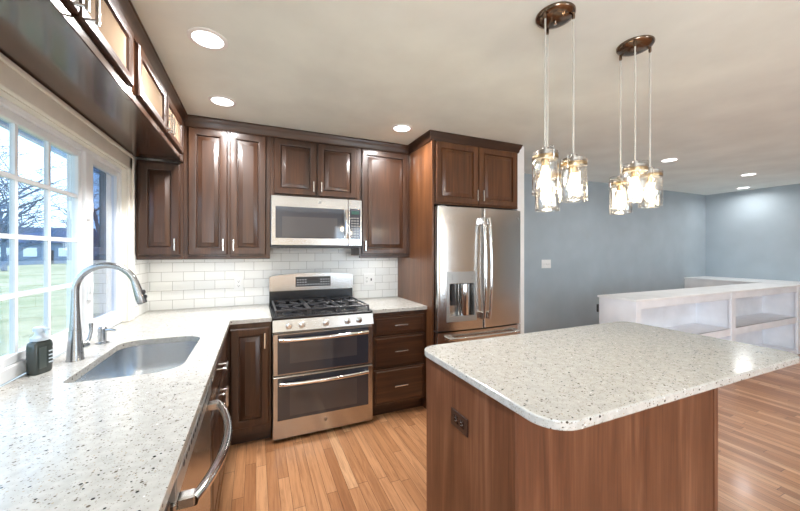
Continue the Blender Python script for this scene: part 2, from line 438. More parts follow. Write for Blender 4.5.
# reveal
mb = MB(); mb.box(-.90, L-.001, WY1-.012, WY1, WZ0+.035, WZ1); mb.box(-.90, L-.001, WY0, WY1, WZ1-.012, WZ1)
struct('trim_5', mb, 'casing')
FX0, FX1 = -.90, -.828
mb = MB()
mb.box(FX0, FX1, WY0, 2.793, .915, .968, bev=.004); mb.box(FX0, FX1, WY0, 2.793, 1.915, 1.943, bev=.004)
mb.box(FX0, FX1, 2.768, 2.793, .968, 1.915, bev=.003); mb.box(FX0, FX1, WY0, WY0+.03, .968, 1.915)
mb.box(FX0, FX1+.006, 2.262, 2.352, .965, 1.92, bev=.004)                  # mullion post
win = struct('window_1', mb, 'vinyl')
def sash(y0, y1, z0, z1, wd, x0, x1, name):
    m = MB(); m.box(x0, x1, y0, y0+wd, z0, z1, bev=.003); m.box(x0, x1, y1-wd, y1, z0, z1, bev=.003)
    m.box(x0, x1, y0+wd, y1-wd, z0, z0+wd, bev=.003); m.box(x0, x1, y0+wd, y1-wd, z1-wd, z1, bev=.003)
    return build(name, m, 'vinyl', win)
s1 = sash(WY0+.03, 2.262, .968, 1.915, .034, -.872, -.838, 'sash_frame')
s2 = sash(2.352, 2.768, .968, 1.915, .034, -.872, -.836, 'sash_frame')
m = MB()
for y in (.727, .916, 1.125, 1.337, 1.549, 1.761, 1.985): m.box(-.862, -.846, y-.009, y+.009, 1.0, 1.882)
for z in (1.222, 1.448, 1.675): m.box(-.863, -.845, WY0+.06, 2.23, z-.009, z+.009)
build('muntin_grid', m, 'vinyl', win)
build('window_pane', bx(-.857, -.851, WY0+.06, 2.23, 1.0, 1.882), 'pane', win)
build('window_pane', bx(-.857, -.851, 2.385, 2.735, 1.0, 1.882), 'screen', win, label='narrow side pane behind a dark insect screen')
m = MB(); m.box(-.838, -.812, 2.270, 2.312, 1.56, 1.64, bev=.004); m.box(-.812, -.804, 2.278, 2.304, 1.60, 1.655, bev=.003)
build('lock_lever', m, 'vinyl', win)
m = MB(); m.box(-.838, -.812, 2.270, 2.312, 1.13, 1.21, bev=.004); m.box(-.812, -.804, 2.278, 2.304, 1.17, 1.225, bev=.003)
build('lock_lever', m, 'vinyl', win)

# baseboards of the living room
struct('baseboard_back', bx(2.405, RX, LY-.015, LY, 0, .1, bev=.004), 'white')
struct('baseboard_right', bx(RX-.015, RX, FY, 1.9, 0, .1, bev=.004), 'white')

# ------------------------------------------------------------------ crown moulding (one run)
def crown(path):
    prof = [(0, -.078), (-.006, -.078), (-.012, -.066), (-.014, -.05), (-.026, -.03), (-.030, -.012), (-.034, -.010), (-.034, -.001), (0, -.001)]
    P = [Vector(p) for p in path]; mb = MB(); rings = []
    for k, p in enumerate(P):
        d0 = (P[k]-P[k-1]).normalized() if k else (P[1]-P[0]).normalized()
        d1 = (P[k+1]-P[k]).normalized() if k < len(P)-1 else d0
        n0, n1 = Vector((-d0.y, d0.x)), Vector((-d1.y, d1.x))
        mdir = (n0+n1).normalized(); sc = 1/max(.3, mdir.dot(n0))
        rings.append([(p.x+mdir.x*sc*o, p.y+mdir.y*sc*o, H+z) for o, z in prof])
    mb.loft(rings); return mb
XB = -.503          # face frame of the cabinets over the window
UY = 2.942          # face frame of the back wall uppers
FYc = 2.50          # face of the fridge cabinet
PX = 1.375          # fridge side panel
struct('trim_6', crown([(XB, -.6), (XB, UY), (PX, UY), (PX, FYc), (2.322, FYc), (2.322, 2.56)]), 'wood_h')

# ------------------------------------------------------------------ cabinets over the window
def over_window(y0, y1, doors, label):
    r = thing('wall_cabinet', label, 'cabinet', (L, (y0+y1)/2, 2.06), 'cabinets over the window')
    m = MB(); m.box(L+.001, XB, y0+.0005, y1-.0005, 2.078, H-.079)
    m.box(L+.001, XB, y0+.0005, y1-.0005, 2.062, 2.078)
    build('body', m, 'wood_y', r)
    build('light_rail', bx(XB-.022, XB+.004, y0+.0005, y1-.0005, 2.055, 2.092, bev=.003), 'wood_y', r)
    for a, b, hs in doors:
        w_ = b-a; raised_door(F_left(XB, a, 2.098), w_, .236, r, 'wood', .02, .05, ((.03 if hs < 0 else w_-.03), .05, True, .10), glass_inset=True)
    return r
over_window(.80, 1.81, [(.822, 1.292, 1), (1.303, 1.773, -1)], 'dark wood cabinet pair over the multi-pane part of the window')
over_window(1.81, 2.92, [(1.854, 2.352, 1), (2.362, 2.848, -1)], 'dark wood cabinet pair over the window, next to the back corner')
over_window(-.6, .80, [(-.55, .09, 1), (.11, .78, -1)], 'dark wood cabinet over the window, out by the camera')

# ------------------------------------------------------------------ uppers on the back wall
def upper(x0, x1, z0, z1, doors, label, y=UY, yb=B-.009, mat='wood', handles_low=True, rail=True, hl=.075):
    r = thing('wall_cabinet', label, 'cabinet', ((x0+x1)/2, yb, z0), 'upper cabinets')
    build('body', bx(x0+.0005, x1-.0005, y, yb, z0, z1), mat, r)
    if rail: build('light_rail', bx(x0+.0005, x1-.0005, y-.004, y+.016, z0-.022, z0, bev=.003), 'wood_h', r)
    for a, b, c, d, hs in doors:
        w_ = b-a
        raised_door(F_back(a, y, c), w_, d-c, r, mat, .02, .056, ((.028 if hs < 0 else w_-.028), .03+hl/2, True, hl))
    return r
upper(L+.012, -.503, 1.352, 2.053, [(-.772, -.522, 1.366, 2.04, 1)], 'short single-door upper cabinet beside the window casing', hl=.09)
upper(-.502, .106, 1.352, H-.001, [(-.470, -.206, 1.366, 2.33, 1), (-.190, .074, 1.366, 2.33, -1)], 'tall two-door upper cabinet above the white subway tile', hl=.09)
upper(.107, .867, 1.848, H-.001, [(.134, .480, 1.868, 2.33, 1), (.490, .838, 1.868, 2.33, -1)], 'two-door upper cabinet above the microwave', rail=False, hl=.09)
upper(.868, 1.374, 1.352, H-.001, [(.888, 1.352, 1.366, 2.33, -1)], 'single-door upper cabinet between microwave and refrigerator', hl=.09)
r = upper(1.393, 2.322, 1.80, H-.001, [(1.412, 1.850, 1.812, 2.338, 1), (1.860, 2.302, 1.812, 2.338, -1)], 'deep two-door cabinet above the steel refrigerator', y=FYc, yb=B-.001, mat='wood_f', rail=False, hl=.10)
tag(build('side_panel', bx(PX, 1.392, FYc-.012, B-.001, 0, H-.001), 'wood_f'), 'tall wood panel standing against the side of the refrigerator', 'panel')

# ------------------------------------------------------------------ base cabinets
CT, CB = .914, .884
CX0 = -.164                         # counter front on the window run
CFY = B-.672                        # counter front on the back run
BX = -.192                          # cabinet faces, window run
BY = B-.645                         # cabinet faces, back run
def hollow(x0, x1, y0, y1, z0, z1, mb, t=.018):
    mb.box(x0, x0+t, y0, y1, z0, z1); mb.box(x1-t, x1, y0, y1, z0, z1)
    mb.box(x0+t, x1-t, y0, y0+t, z0, z1); mb.box(x0+t, x1-t, y1-t, y1, z0, z1); mb.box(x0+t, x1-t, y0+t, y1-t, z0, z0+t)
    return mb
TK = .10
# corner unit on the back run
r = thing('base_cabinet', 'single-door base cabinet between the counter corner and the range', 'cabinet', (-.03, B, 0), 'base cabinets')
build('body', bx(BX+.003, .1, BY, B-.001, TK, CB-.001), 'wood', r)
build('toe_kick', bx(BX+.003, .1, BY+.07, BY+.085, 0, TK), 'wood_h', r)
raised_door(F_back(-.165, BY, .145), .252, .70, r, 'wood', .02, .056, (.222, .61, True, .11))
# drawers on the back run
r = thing('drawer_cabinet', 'three-drawer base cabinet between range and refrigerator panel', 'cabinet', (1.12, B, 0), 'base cabinets')
build('body', bx(.872, PX-.001, BY, B-.001, TK, CB-.001), 'wood', r)
build('toe_kick', bx(.872, PX-.001, BY+.07, BY+.085, 0, TK), 'wood_h', r)
for z0, z1 in ((.698, .848), (.424, .684), (.122, .410)): slab_drawer(F_back(.890, BY, z0), .462, z1-z0, r, 'wood_h')
# sink base
r = thing('sink_cabinet', 'sink base cabinet with false drawer front between dishwasher and corner', 'cabinet', (L, 2.0, 0), 'base cabinets')
build('body', hollow(L+.001, BX, 1.545, BY+.03, TK, CB-.001, MB()), 'wood', r)
build('toe_kick', bx(BX-.085, BX-.07, 1.545, BY+.07, 0, TK), 'wood_y', r)
slab_drawer(F_left(BX, 1.575, .70), .88, .15, r, 'wood_y', True, 'false_drawer')
raised_door(F_left(BX, 1.575, .13), .432, .55, r, 'wood', .02, .056, (.40, .47, True, .11))
raised_door(F_left(BX, 2.015, .13), .44, .55, r, 'wood', .02, .056, (.03, .47, True, .11))
# cabinet on the camera side of the dishwasher
r = thing('base_cabinet', 'base cabinet on the near side of the dishwasher', 'cabinet', (L, .2, 0), 'base cabinets')
build('body', bx(L+.001, BX, -.6, .887, TK, CB-.001), 'wood', r)
build('toe_kick', bx(BX-.085, BX-.07, -.6, .887, 0, TK), 'wood_y', r)
for a in (-.58, .16): raised_door(F_left(BX, a, .13), .71, .72, r, 'wood', .02, .056, (.03, .6, True, .11))

# ------------------------------------------------------------------ counters
def rounded(x0, x1, y0, y1, r, n=8):
    if not isinstance(r, (list, tuple)): r = [r]*4
    pts = []
    for (cx, cy, a0), rr in zip(((x0, y0, PI), (x1, y0, 1.5*PI), (x1, y1, 0), (x0, y1, .5*PI)), r):
        ox = cx+(rr if cx == x0 else -rr); oy = cy+(rr if cy == y0 else -rr)
        for k in range(n+1):
            a = a0+k*PI/2/n; pts.append((ox+rr*math.cos(a), oy+rr*math.sin(a)))
    return pts
def slab(outer, hole, z0, z1, bev=.002):
    bm = bmesh.new()
    def loop(pts):
        vs = [bm.verts.new((x, y, z1)) for x, y in pts]
        return [bm.edges.new((vs[k], vs[(k+1) % len(vs)])) for k in range(len(vs))]
    es = loop(outer)+(loop(hole) if hole else [])
    if hole: bmesh.ops.triangle_fill(bm, use_beauty=True, use_dissolve=False, edges=es)
    else: bm.faces.new(list(bm.verts))
    bmesh.ops.recalc_face_normals(bm, faces=list(bm.faces))
    for f in bm.faces:
        if f.normal.z < 0: f.normal_flip()
    ext = bmesh.ops.extrude_face_region(bm, geom=list(bm.faces))
    dn = [v for v in ext['geom'] if isinstance(v, bmesh.types.BMVert)]
    for v in dn: v.co.z = z0
    rim = [e for e in bm.edges if len(e.link_faces) == 2 and e.calc_face_angle(0) > 1.0]
    bmesh.ops.recalc_face_normals(bm, faces=list(bm.faces))
    bmesh.ops.bevel(bm, geom=rim, offset=bev, segments=2, affect='EDGES', profile=.5)
    mb = MB(); mb.bm.free(); mb.bm = bm; return mb
SX0, SX1, SY0, SY1 = -.648, -.282, 1.585, 2.205
outer = [(L+.009, B-.009), (L+.009, 2.8775), (L+.002, 2.8775), (L+.002, 2.794), (FX1+.001, 2.794), (FX1+.001, WY0+.001), (L+.002, WY0+.001), (L+.002, -.62), (CX0, -.62), (CX0, CFY), (.104, CFY), (.104, B-.009)]
hole = rounded(SX0, SX1, SY0, SY1, [.03, .10, .10, .09])
tag(build('countertop', slab(outer, hole, CB, CT), 'quartz', angle=12, base=(-.4, 1.5, CB)), 'L-shaped speckled pale quartz countertop under the window, holding the sink', 'countertop')
tag(build('countertop', slab([(.871, CFY), (PX-.001, CFY), (PX-.001, B-.009), (.871, B-.009)], None, CB, CT), 'quartz', angle=12, base=(1.12, 2.9, CB)), 'short speckled quartz countertop between range and refrigerator', 'countertop')
# sink
r = thing('sink', 'undermount stainless steel sink bowl set in the countertop', 'sink', (-.465, 1.895, .70))
g = .004
rings = []
for ins, z, rr in ((-.02, CB-.001, .05), (-g, CB-.001, .09), (-g, CB-.004, .09), (.004, CB-.10, .085), (.012, .725, .075), (.03, .703, .06), (.055, .698, .04)):
    rings.append([(x, y, z) for x, y in rounded(SX0+ins, SX1-ins, SY0+ins, SY1-ins, [max(.03, rr-.055), rr, rr, rr])])
build('bowl', MB().loft(rings, False, True), 'steel_sink', r, angle=50)
m = MB(); m.lathe([(.045, .699), (.045, .7015), (.036, .702), (.034, .699)], (-.465, 1.9, 0), 24)
for k in range(6): m.box(-.465+.02*math.cos(k)-.003, -.465+.02*math.cos(k)+.003, 1.9+.02*math.sin(k)-.003, 1.9+.02*math.sin(k)+.003, .699, .7035)
build('drain', m, 'chrome', r)
# faucet
fx, fy = -.728, 1.905
r = thing('faucet', 'tall brushed gooseneck faucet rising behind the sink', 'faucet', (fx, fy, CT))
build('base', MB().lathe([(.031, CT), (.031, CT+.004), (.029, CT+.008), (.027, CT+.05), (.022, CT+.11), (.0205, CT+.135)], (fx, fy, 0), 28), 'faucet', r)
pts = [(fx, fy, CT+.136)]; rad = [.020]
pts += [(fx, fy, CT+.20), (fx, fy, CT+.26), (fx, fy, CT+.305)]; rad += [.0165, .0145, .014]
cx, cz, R_ = fx+.108, CT+.305, .108
for k in range(1, 15):
    a = PI-k*(PI-.33)/14; pts.append((cx+R_*math.cos(a), fy, cz+R_*1.02*math.sin(a))); rad.append(.0138)
dx, dz = math.sin(.33), -math.cos(.33)
e = pts[-1]
build('gooseneck', MB().tube(pts, rad, 18), 'faucet', r)
tp = lambda s: (e[0]+.30*s*.9, fy, e[2]-.95*s)
m = MB().tube([tp(.0), tp(.03), tp(.07), tp(.105), tp(.112)], [.0142, .0165, .0195, .021, .018], 18)
hd = build('spray_head', m, 'faucet', r)
m = MB(); 
for s, rr in ((.062, .008), (.085, .007)):
    p = tp(s); m.sphere((p[0]+.0195, p[1]-.004, p[2]+.006), rr, 1.5)
build('spray_button', m, 'dark', hd)
m = MB(); m.tube([(fx+.015, fy+.012, CT+.06), (fx+.03, fy+.032, CT+.062)], .016, 14)
m.tube([(fx+.027, fy+.03, CT+.062), (fx+.034, fy+.040, CT+.085), (fx+.038, fy+.046, CT+.115), (fx+.037, fy+.046, CT+.15)], [.008, .007, .0065, .008], 12)
build('lever', m, 'faucet', r)
# soap dispenser in the counter
sx, sy = -.735, 2.205
r = thing('soap_dispenser', 'small built-in metal soap dispenser beside the faucet', 'soap dispenser', (sx, sy, CT))
build('base', MB().lathe([(.028, CT), (.028, CT+.004), (.018, CT+.008), (.0175, CT+.058), (.019, CT+.060), (.019, CT+.078), (.014, CT+.083)], (sx, sy, 0), 24), 'faucet', r)
build('spout', MB().tube([(sx+.01, sy-.004, CT+.068), (sx+.04, sy-.012, CT+.069), (sx+.062, sy-.018, CT+.064)], [.007, .006, .0055], 12), 'faucet', r)
# dark pump bottle
bx_, by_ = -.782, 1.765
r = thing('soap_bottle', 'dark green pump bottle of hand soap on the counter by the window', 'bottle', (bx_, by_, CT))
rot = Matrix.Translation(Vector((bx_, by_, 0))) @ Matrix.Rotation(math.radians(-22), 4, 'Z')
def local(mbl):
    for v in mbl.bm.verts: v.co = rot @ v.co
    return mbl
m = MB()
def ov(sx_, sy_, z): return [(sx_*math.copysign(abs(math.cos(t))**.55, math.cos(t)), sy_*math.copysign(abs(math.sin(t))**.55, math.sin(t)), z) for t in [2*PI*k/32 for k in range(32)]]
m.loft([ov(.021, .032, CT), ov(.024, .0355, CT+.006), ov(.025, .0365, CT+.05), ov(.025, .0365, CT+.108), ov(.022, .034, CT+.121), ov(.018, .022, CT+.129), ov(.015, .015, CT+.132)])
build('bottle_body', local(m), 'bottle', r)
m = MB(); m.box(.0245, .0258, -.026, .002, CT+.022, CT+.104, bev=.0004)
lb = build('label_panel', local(m), plain('bottle_label', (.06, .075, .07, 1), .3), r)
m = MB()
for z in (.036, .050, .064, .080): m.box(.0250, .0262, .010, .027, CT+z, CT+z+.005)
build('label_print', local(m), 'pump', r, label='pale grey printed bars on the bottle')
m = MB(); m.lathe([(.026, CT+.128), (.0265, CT+.130), (.0265, CT+.140), (.018, CT+.146), (.012, CT+.160), (.012, CT+.163), (.019, CT+.164), (.019, CT+.178), (.015, CT+.181)], (0, 0, 0), 24)
m.box(.005, .036, -.006, .006, CT+.167, CT+.177, bev=.002)
build('pump', local(m), 'pump', r)

# ------------------------------------------------------------------ dishwasher
DX, D0, D1 = -.168, .890, 1.538
r = thing('dishwasher', 'stainless steel dishwasher with a bowed bar handle under the counter', 'dishwasher', (L, 1.23, 0))
build('body', bx(L+.01, BX-.004, D0+.004, D1-.004, .10, CB-.004), 'dark', r)
build('toe_kick', bx(BX-.08, BX-.06, D0+.004, D1-.004, 0, .10), 'dark', r)
dr = build('door', bx(BX-.003, DX, D0+.003, D1-.003, .115, .818, bev=.004), 'steel', r)
cp = build('control_panel', bx(BX-.003, DX+.003, D0+.003, D1-.003, .822, CB-.006, bev=.003), 'greyp', r)
m = MB()
for k in range(14):
    y = D0+.08+k*.034; m.box(DX+.0025, DX+.0042, y, y+.014, .858, .868)
build('buttons', m, 'dark', cp)
m = MB(); hy0, hy1, hz = .920, 1.470, .80
hp = []
for k in range(21):
    t = k/20; hp.append((DX+.030+.054*math.sin(PI*t)**.8, hy0+(hy1-hy0)*t, hz))
m.tube(hp, .0135, 14)
hn = build('handle', m, 'chrome', dr)
for y in (hy0+.012, hy1-.012): build('handle_bracket', bx(DX-.002, DX+.036, y-.016, y+.016, hz-.014, hz+.014, bev=.004), 'steel', hn)

# ------------------------------------------------------------------ range
R0, R1, RF = .108, .867, 2.552
r = thing('range', 'freestanding stainless steel gas range with two oven doors', 'range', (.4875, 2.9, 0))
build('body', bx(R0+.002, R1-.002, RF+.03, B-.012, .035, .895), 'steel', r)
for x in (R0+.05, R1-.05):
    for y in (RF+.08, B-.08): build('foot', MB().lathe([(.015, 0), (.015, .036)], (x, y, 0), 12), 'dark', r)
FR = F_back(R0, RF+.028, 0)
W_ = R1-R0
# lower door
def oven_door(z0, z1, glz0, glz1, wz0, wz1, hz_):
    m = MB(); fbox(m, FR, .002, W_-.002, z0, z1, 0, .030, bev=.004)
    d = build('oven_door', m, 'steel', r)
    m = MB(); fbox(m, FR, .034, W_-.040, glz0, glz1, .028, .0325, bev=.001); gl = build('door_glass', m, 'blackglass', d)
    m = MB(); fbox(m, FR, .118, W_-.135, wz0, wz1, .031, .0332); build('oven_window', m, 'ovenwin', gl)
    m = MB(); pts_ = []
    for k in range(17):
        t = k/16; p = FR(.045+(W_-.09)*t, hz_, .050+.028*math.sin(PI*t)**.7); pts_.append(p)
    # flat-oval bar
    rings = [[(p[0], p[1]-.011*math.cos(a), p[2]+.014*math.sin(a)) for a in [2*PI*j/12 for j in range(12)]] for p in pts_]
    m.loft(rings)
    for a in (.052, W_-.052): fbox(m, FR, a-.012, a+.012, hz_-.012, hz_+.012, .028, .056, bev=.003)
    build('handle', m, 'chrome', d)
    return d
oven_door(.490, .792, .500, .785, .572, .722, .750)
d = oven_door(.030, .478, .165, .470, .190, .392, .432)
m = MB(); p = FR(W_/2, .112, .029); m.lathe([(.013, .0), (.013, .002), (.012, .003)], p, 20, axis='-Y')
bd = build('badge', m, 'dark', d)
m = MB(); m.lathe([(.0125, .003), (.0125, .0036), (.011, .0038), (.011, .003)], p, 24, False, False, axis='-Y'); build('badge_ring', m, 'chrome', d)
text_mesh('GE', .013, FR, W_/2, .112, .0325, 'chrome', d, 'badge_lettering')
# slanted control panel
z0, z1 = .800, .892
m = MB(); poly = [(RF-.004, z0), (RF-.014, z0+.01), (RF+.004, z1), (RF+.05, z1), (RF+.05, z0)]
m.loft([[(x, y, z) for y, z in poly] for x in (R0+.001, R1-.001)])
cpn = build('control_panel', m, 'steel', r)
for kx in (.22, .312, .488, .655, .748):
    m = MB(); kz = .848; ky = RF-.008
    m.lathe([(.023, 0), (.023, .006), (.020, .009)], (kx, ky, kz), 24, axis='-Y')
    m.lathe([(.0175, .008), (.0165, .030), (.013, .033)], (kx, ky, kz), 24, axis='-Y')
    m.box(kx-.0045, kx+.0045, ky-.040, ky-.030, kz-.016, kz+.016, bev=.002)
    build('knob', m, 'nickel', cpn)
# cooktop
m = MB(); m.box(R0, R1, RF+.005, B-.09, .893, .912, bev=.006); ck = build('cooktop', m, 'black', r)
burners = [(.24, 2.70, .045), (.24, 2.96, .036), (.735, 2.70, .040), (.735, 2.96, .034), (.4875, 2.83, .042)]
for x, y, rr in burners:
    m = MB(); m.lathe([(rr*1.25, .911), (rr*1.2, .916), (rr*.8, .920), (rr*.8, .926), (rr, .928), (rr, .934), (rr*.85, .937)], (x, y, 0), 24); build('burner', m, 'iron', r)
for gx0, gx1 in ((R0+.02, R0+.262), (R0+.268, R0+.490), (R0+.496, R1-.02)):
    m = MB(); gy0, gy1, gz = RF+.045, B-.115, .945; t = .006
    for y in (gy0, (gy0+gy1)/2, gy1): m.box(gx0, gx1, y-t, y+t, gz, gz+.014, bev=.003)
    for x in (gx0+t, gx1-t): m.box(x-t, x+t, gy0, gy1, gz, gz+.014, bev=.003)
    xm = (gx0+gx1)/2
    for y0_ in (gy0+(gy1-gy0)*.25, gy0+(gy1-gy0)*.75):
        for a in range(4):
            q = a*PI/2+PI/4; ca, sa = math.cos(q), math.sin(q)
            m.tube([(xm+ca*.028, y0_+sa*.028, gz+.009), (xm+ca*.145*.75, y0_+sa*.145*.75, gz+.007)], .0065, 6)
    for x in (gx0+t, gx1-t):
        for y in (gy0, gy1): m.box(x-t, x+t, y-t, y+t, .911, gz+.004)
    build('grate', m, 'iron', r)
# back guard with arched top
gy = B-.075
m = MB(); top = [(R0+(W_)*k/20, 1.170+.022*math.sin(PI*k/20)) for k in range(21)]
poly = [(R0, 1.035)]+[(R0, 1.160)]+top[1:-1]+[(R1, 1.160), (R1, 1.035)]
m.loft([[(x, y+.02*(1.19-z), z) for x, z in poly] for y in (gy-.012, gy+.055)])
bg = build('backguard', m, 'steel', r)
build('backguard_base', bx(R0+.001, R1-.001, gy-.004, gy+.055, .893, 1.036), 'black', r)
FG = F_back(R0, gy-.011, 0)
m = MB(); fbox(m, FG, .222, .540, 1.068, 1.158, -.005, .003, bev=.002); dp = build('display_panel', m, 'dark', bg)
m = MB(); fbox(m, FG, .335, .425, 1.125, 1.148, .002, .0035); build('clock_display', m, 'ovenwin', dp)
m = MB()
for rw in range(3):
    for cl in list(range(0, 4))+list(range(9, 13)): fbox(m, FG, .234+cl*.0235, .248+cl*.0235, 1.080+rw*.023, 1.089+rw*.023, .002, .0036)
for cl in range(4, 9): fbox(m, FG, .234+cl*.0235, .248+cl*.0235, 1.082, 1.091, .002, .0036)
build('buttons', m, 'button', dp)

# ------------------------------------------------------------------ microwave
MY = 2.846
r = thing('microwave', 'over-the-range stainless steel microwave above the gas range', 'microwave', (.4875, B-.01, 1.42))
build('body', bx(R0+.001, R1-.002, MY+.03, B-.010, 1.428, 1.846), 'dark', r)
FM = F_back(R0, MY+.03, 0)
m = MB(); fbox(m, FM, .0015, .632, 1.440, 1.845, 0, .030, bev=.004); dr = build('door', m, 'steel', r)
m = MB(); fbox(m, FM, .035, .595, 1.500, 1.756, .028, .0325, bev=.001); gl = build('door_glass', m, 'blackglass', dr)
m = MB(); fbox(m, FM, .085, .535, 1.510, 1.675, .031, .0330); build('door_window', m, 'ovenwin', gl)
m = MB(); fbox(m, FM, .634, W_-.003, 1.440, 1.845, 0, .030, bev=.004); cp = build('control_panel', m, 'steel', r)
m = MB(); fbox(m, FM, .645, W_-.018, 1.50, 1.765, .028, .0325, bev=.001); kp = build('keypad', m, 'blackglass', cp)
m = MB(); fbox(m, FM, .660, .728, 1.715, 1.745, .031, .0333); build('clock_display', m, 'lcd', kp)
m = MB()
for rw in range(8):
    for cl in range(3): fbox(m, FM, .656+cl*.026, .674+cl*.026, 1.515+rw*.023, 1.526+rw*.023, .031, .0332)
build('buttons', m, 'grey', kp)
m = MB(); pts_ = [FM(.612, 1.50+.25*k/10, .050+.012*math.sin(PI*k/10)) for k in range(11)]
rings = [[(p[0]+.013*math.cos(a), p[1]-.009*math.sin(a), p[2]) for a in [2*PI*j/12 for j in range(12)]] for p in pts_]
m.loft(rings)
for z in (1.515, 1.735): fbox(m, FM, .602, .622, z-.012, z+.012, .028, .052, bev=.002)
build('handle', m, 'chrome', dr)
m = MB(); p = FM(.385, 1.803, .029); m.lathe([(.013, .0), (.013, .002), (.012, .003)], p, 20, axis='-Y'); build('badge', m, 'greyp', dr)
text_mesh('GE', .013, FM, .385, 1.803, .0325, 'dark', dr, 'badge_lettering')
m = MB(); fbox(m, FM, .0015, W_-.003, 1.420, 1.438, -.02, .022, bev=.002); 
for k in range(22): fbox(m, FM, .05+k*.03, .068+k*.03, 1.417, 1.421, -.02, .01)
build('vent_grille', m, 'dark', r)

# ------------------------------------------------------------------ refrigerator
X0, X1, FYf = 1.398, 2.306, 2.44
FZ0, FZ1 = .715, 1.772
r = thing('refrigerator', 'stainless french-door refrigerator with a water dispenser', 'refrigerator', (1.85, 2.85, 0))
build('body', bx(X0+.005, X1-.005, FYf+.065, B-.03, .02, 1.765), 'grey', r)
build('toe_grille', bx(X0+.01, X1-.01, FYf+.05, FYf+.064, .012, .09), 'dark', r)
XM = (X0+X1)/2
def bulge(x):
    t = (x-X0)/(X1-X0); return FYf-.030*math.sin(PI*min(1, max(0, t)))**.6
def fridge_door(x0, x1, z0, z1, name, hole=None):
    xs_ = sorted(set([x0, x0+.004, x0+.012]+[x0+(x1-x0)*k/14 for k in range(1, 14)]+[x1-.012, x1-.004, x1]+([hole[0], hole[1]] if hole else [])))
    zs_ = sorted(set([z0, z1]+([hole[2], hole[3]] if hole else [])))
    m = MB(); bmv = m.bm
    def yy(x):
        e = min(x-x0, x1-x); rr = .012
        return bulge(x)+(rr-math.sqrt(max(0, rr*rr-(rr-e)**2)) if e < rr else 0)
    g = [[bmv.verts.new((x, yy(x), z)) for z in zs_] for x in xs_]
    for i in range(len(xs_)-1):
        for j in range(len(zs_)-1):
            cxx, czz = (xs_[i]+xs_[i+1])/2, (zs_[j]+zs_[j+1])/2
            if hole and hole[0] < cxx < hole[1] and hole[2] < czz < hole[3]: continue
            bmv.faces.new((g[i][j], g[i+1][j], g[i+1][j+1], g[i][j+1]))
    yb = FYf+.06
    bk = [[bmv.verts.new((x, yb, z)) for z in (z0, z1)] for x in xs_]
    for i in range(len(xs_)-1):
        bmv.faces.new((bk[i][0], bk[i][1], bk[i+1][1], bk[i+1][0]))
        bmv.faces.new((g[i][0], bk[i][0], bk[i+1][0], g[i+1][0])); bmv.faces.new((g[i][-1], g[i+1][-1], bk[i+1][1], bk[i][1]))
    bmv.faces.new([bk[0][0]]+g[0]+[bk[0][1]]); bmv.faces.new([bk[-1][1]]+list(reversed(g[-1]))+[bk[-1][0]])
    return build(name, m, 'steel_f', r)
hx0, hx1, hz0, hz1 = 1.505, 1.752, .835, 1.118
ld = fridge_door(X0, XM-.0025, FZ0, FZ1, 'door', (hx0, hx1, hz0, hz1))
rd = fridge_door(XM+.0025, X1, FZ0, FZ1, 'door')
fd = fridge_door(X0, X1, .10, FZ0-.012, 'freezer_drawer')
# dispenser
m = MB(); yb = FYf+.055
m.box(hx0, hx1, yb-.004, yb, hz0, hz1); m.box(hx0-.001, hx0+.004, FYf-.018, yb, hz0, hz1); m.box(hx1-.004, hx1+.001, FYf-.026, yb, hz0, hz1)
m.box(hx0, hx1, FYf-.02, yb, hz0-.001, hz0+.004); m.box(hx0, hx1, FYf-.02, yb, hz1-.004, hz1+.001)
nc = build('dispenser_niche', m, 'steel', ld)
m = MB()
def on_door(x0, x1, z0, z1, out, mb):
    xs_ = [x0+(x1-x0)*k/6 for k in range(7)]
    rings = [[(x, bulge(x)+.002, z0), (x, bulge(x)-out, z0), (x, bulge(x)-out, z1), (x, bulge(x)+.002, z1)] for x in xs_]
    return mb.loft(rings)
on_door(hx0-.022, hx1+.018, hz1, hz1+.098, .006, m); on_door(hx0-.022, hx0, hz0, hz1, .006, m); on_door(hx1, hx1+.018, hz0, hz1, .006, m)
on_door(hx0-.024, hx1+.020, hz0-.045, hz0, .008, m)
build('dispenser_bezel', m, 'greyp', ld)
m = MB()
for k in range(2):
    for x in (hx0+.02, hx1-.03): on_door(x, x+.012, hz1+.035+k*.025, hz1+.042+k*.025, .008, m)
build('dispenser_button', m, 'grey', ld)
m = MB(); m.box(1.555, 1.585, FYf+.015, FYf+.035, .95, hz1-.004, bev=.004); m.box(1.545, 1.595, FYf+.02, FYf+.035, .92, .96, bev=.004)
build('paddle', m, 'dark', ld)
m = MB(); m.lathe([(.05, hz0+.004), (.052, hz0+.05), (.052, hz1-.01), (.045, hz1-.004)], (1.675, FYf+.018, 0), 20); build('water_nozzle', m, 'chrome', ld)
for sx_, dd in ((XM-.030, ld), (XM+.030, rd)):
    m = MB(); pts_ = []; rd_ = []
    for k in range(25):
        t = k/24; s = math.sin(PI*t); pts_.append((sx_, bulge(sx_)-.042-.030*s**.8, .80+.885*t)); rd_.append(.0125)
    m.tube(pts_, rd_, 14); hn = build('handle', m, 'chrome', dd)
    for z in (.83, 1.655): build('handle_bracket', bx(sx_-.015, sx_+.015, bulge(sx_)-.046, bulge(sx_)+.002, z-.032, z+.032, bev=.006), 'chrome', hn)
m = MB(); pts_ = [(X0+.08+(X1-X0-.16)*k/16, bulge(X0+.08+(X1-X0-.16)*k/16)-.045, .655) for k in range(17)]
m.tube(pts_, .0125, 12)
for x in (X0+.10, X1-.10): m.box(x-.03, x+.03, bulge(x)-.05, bulge(x)+.002, .640, .670, bev=.004)
build('handle', m, 'chrome', fd)
m = MB(); p = (2.262, bulge(2.262)-.0005, 1.70); m.lathe([(.013, .0), (.013, .002), (.012, .003)], p, 20, axis='-Y'); build('badge', m, 'grey', rd)
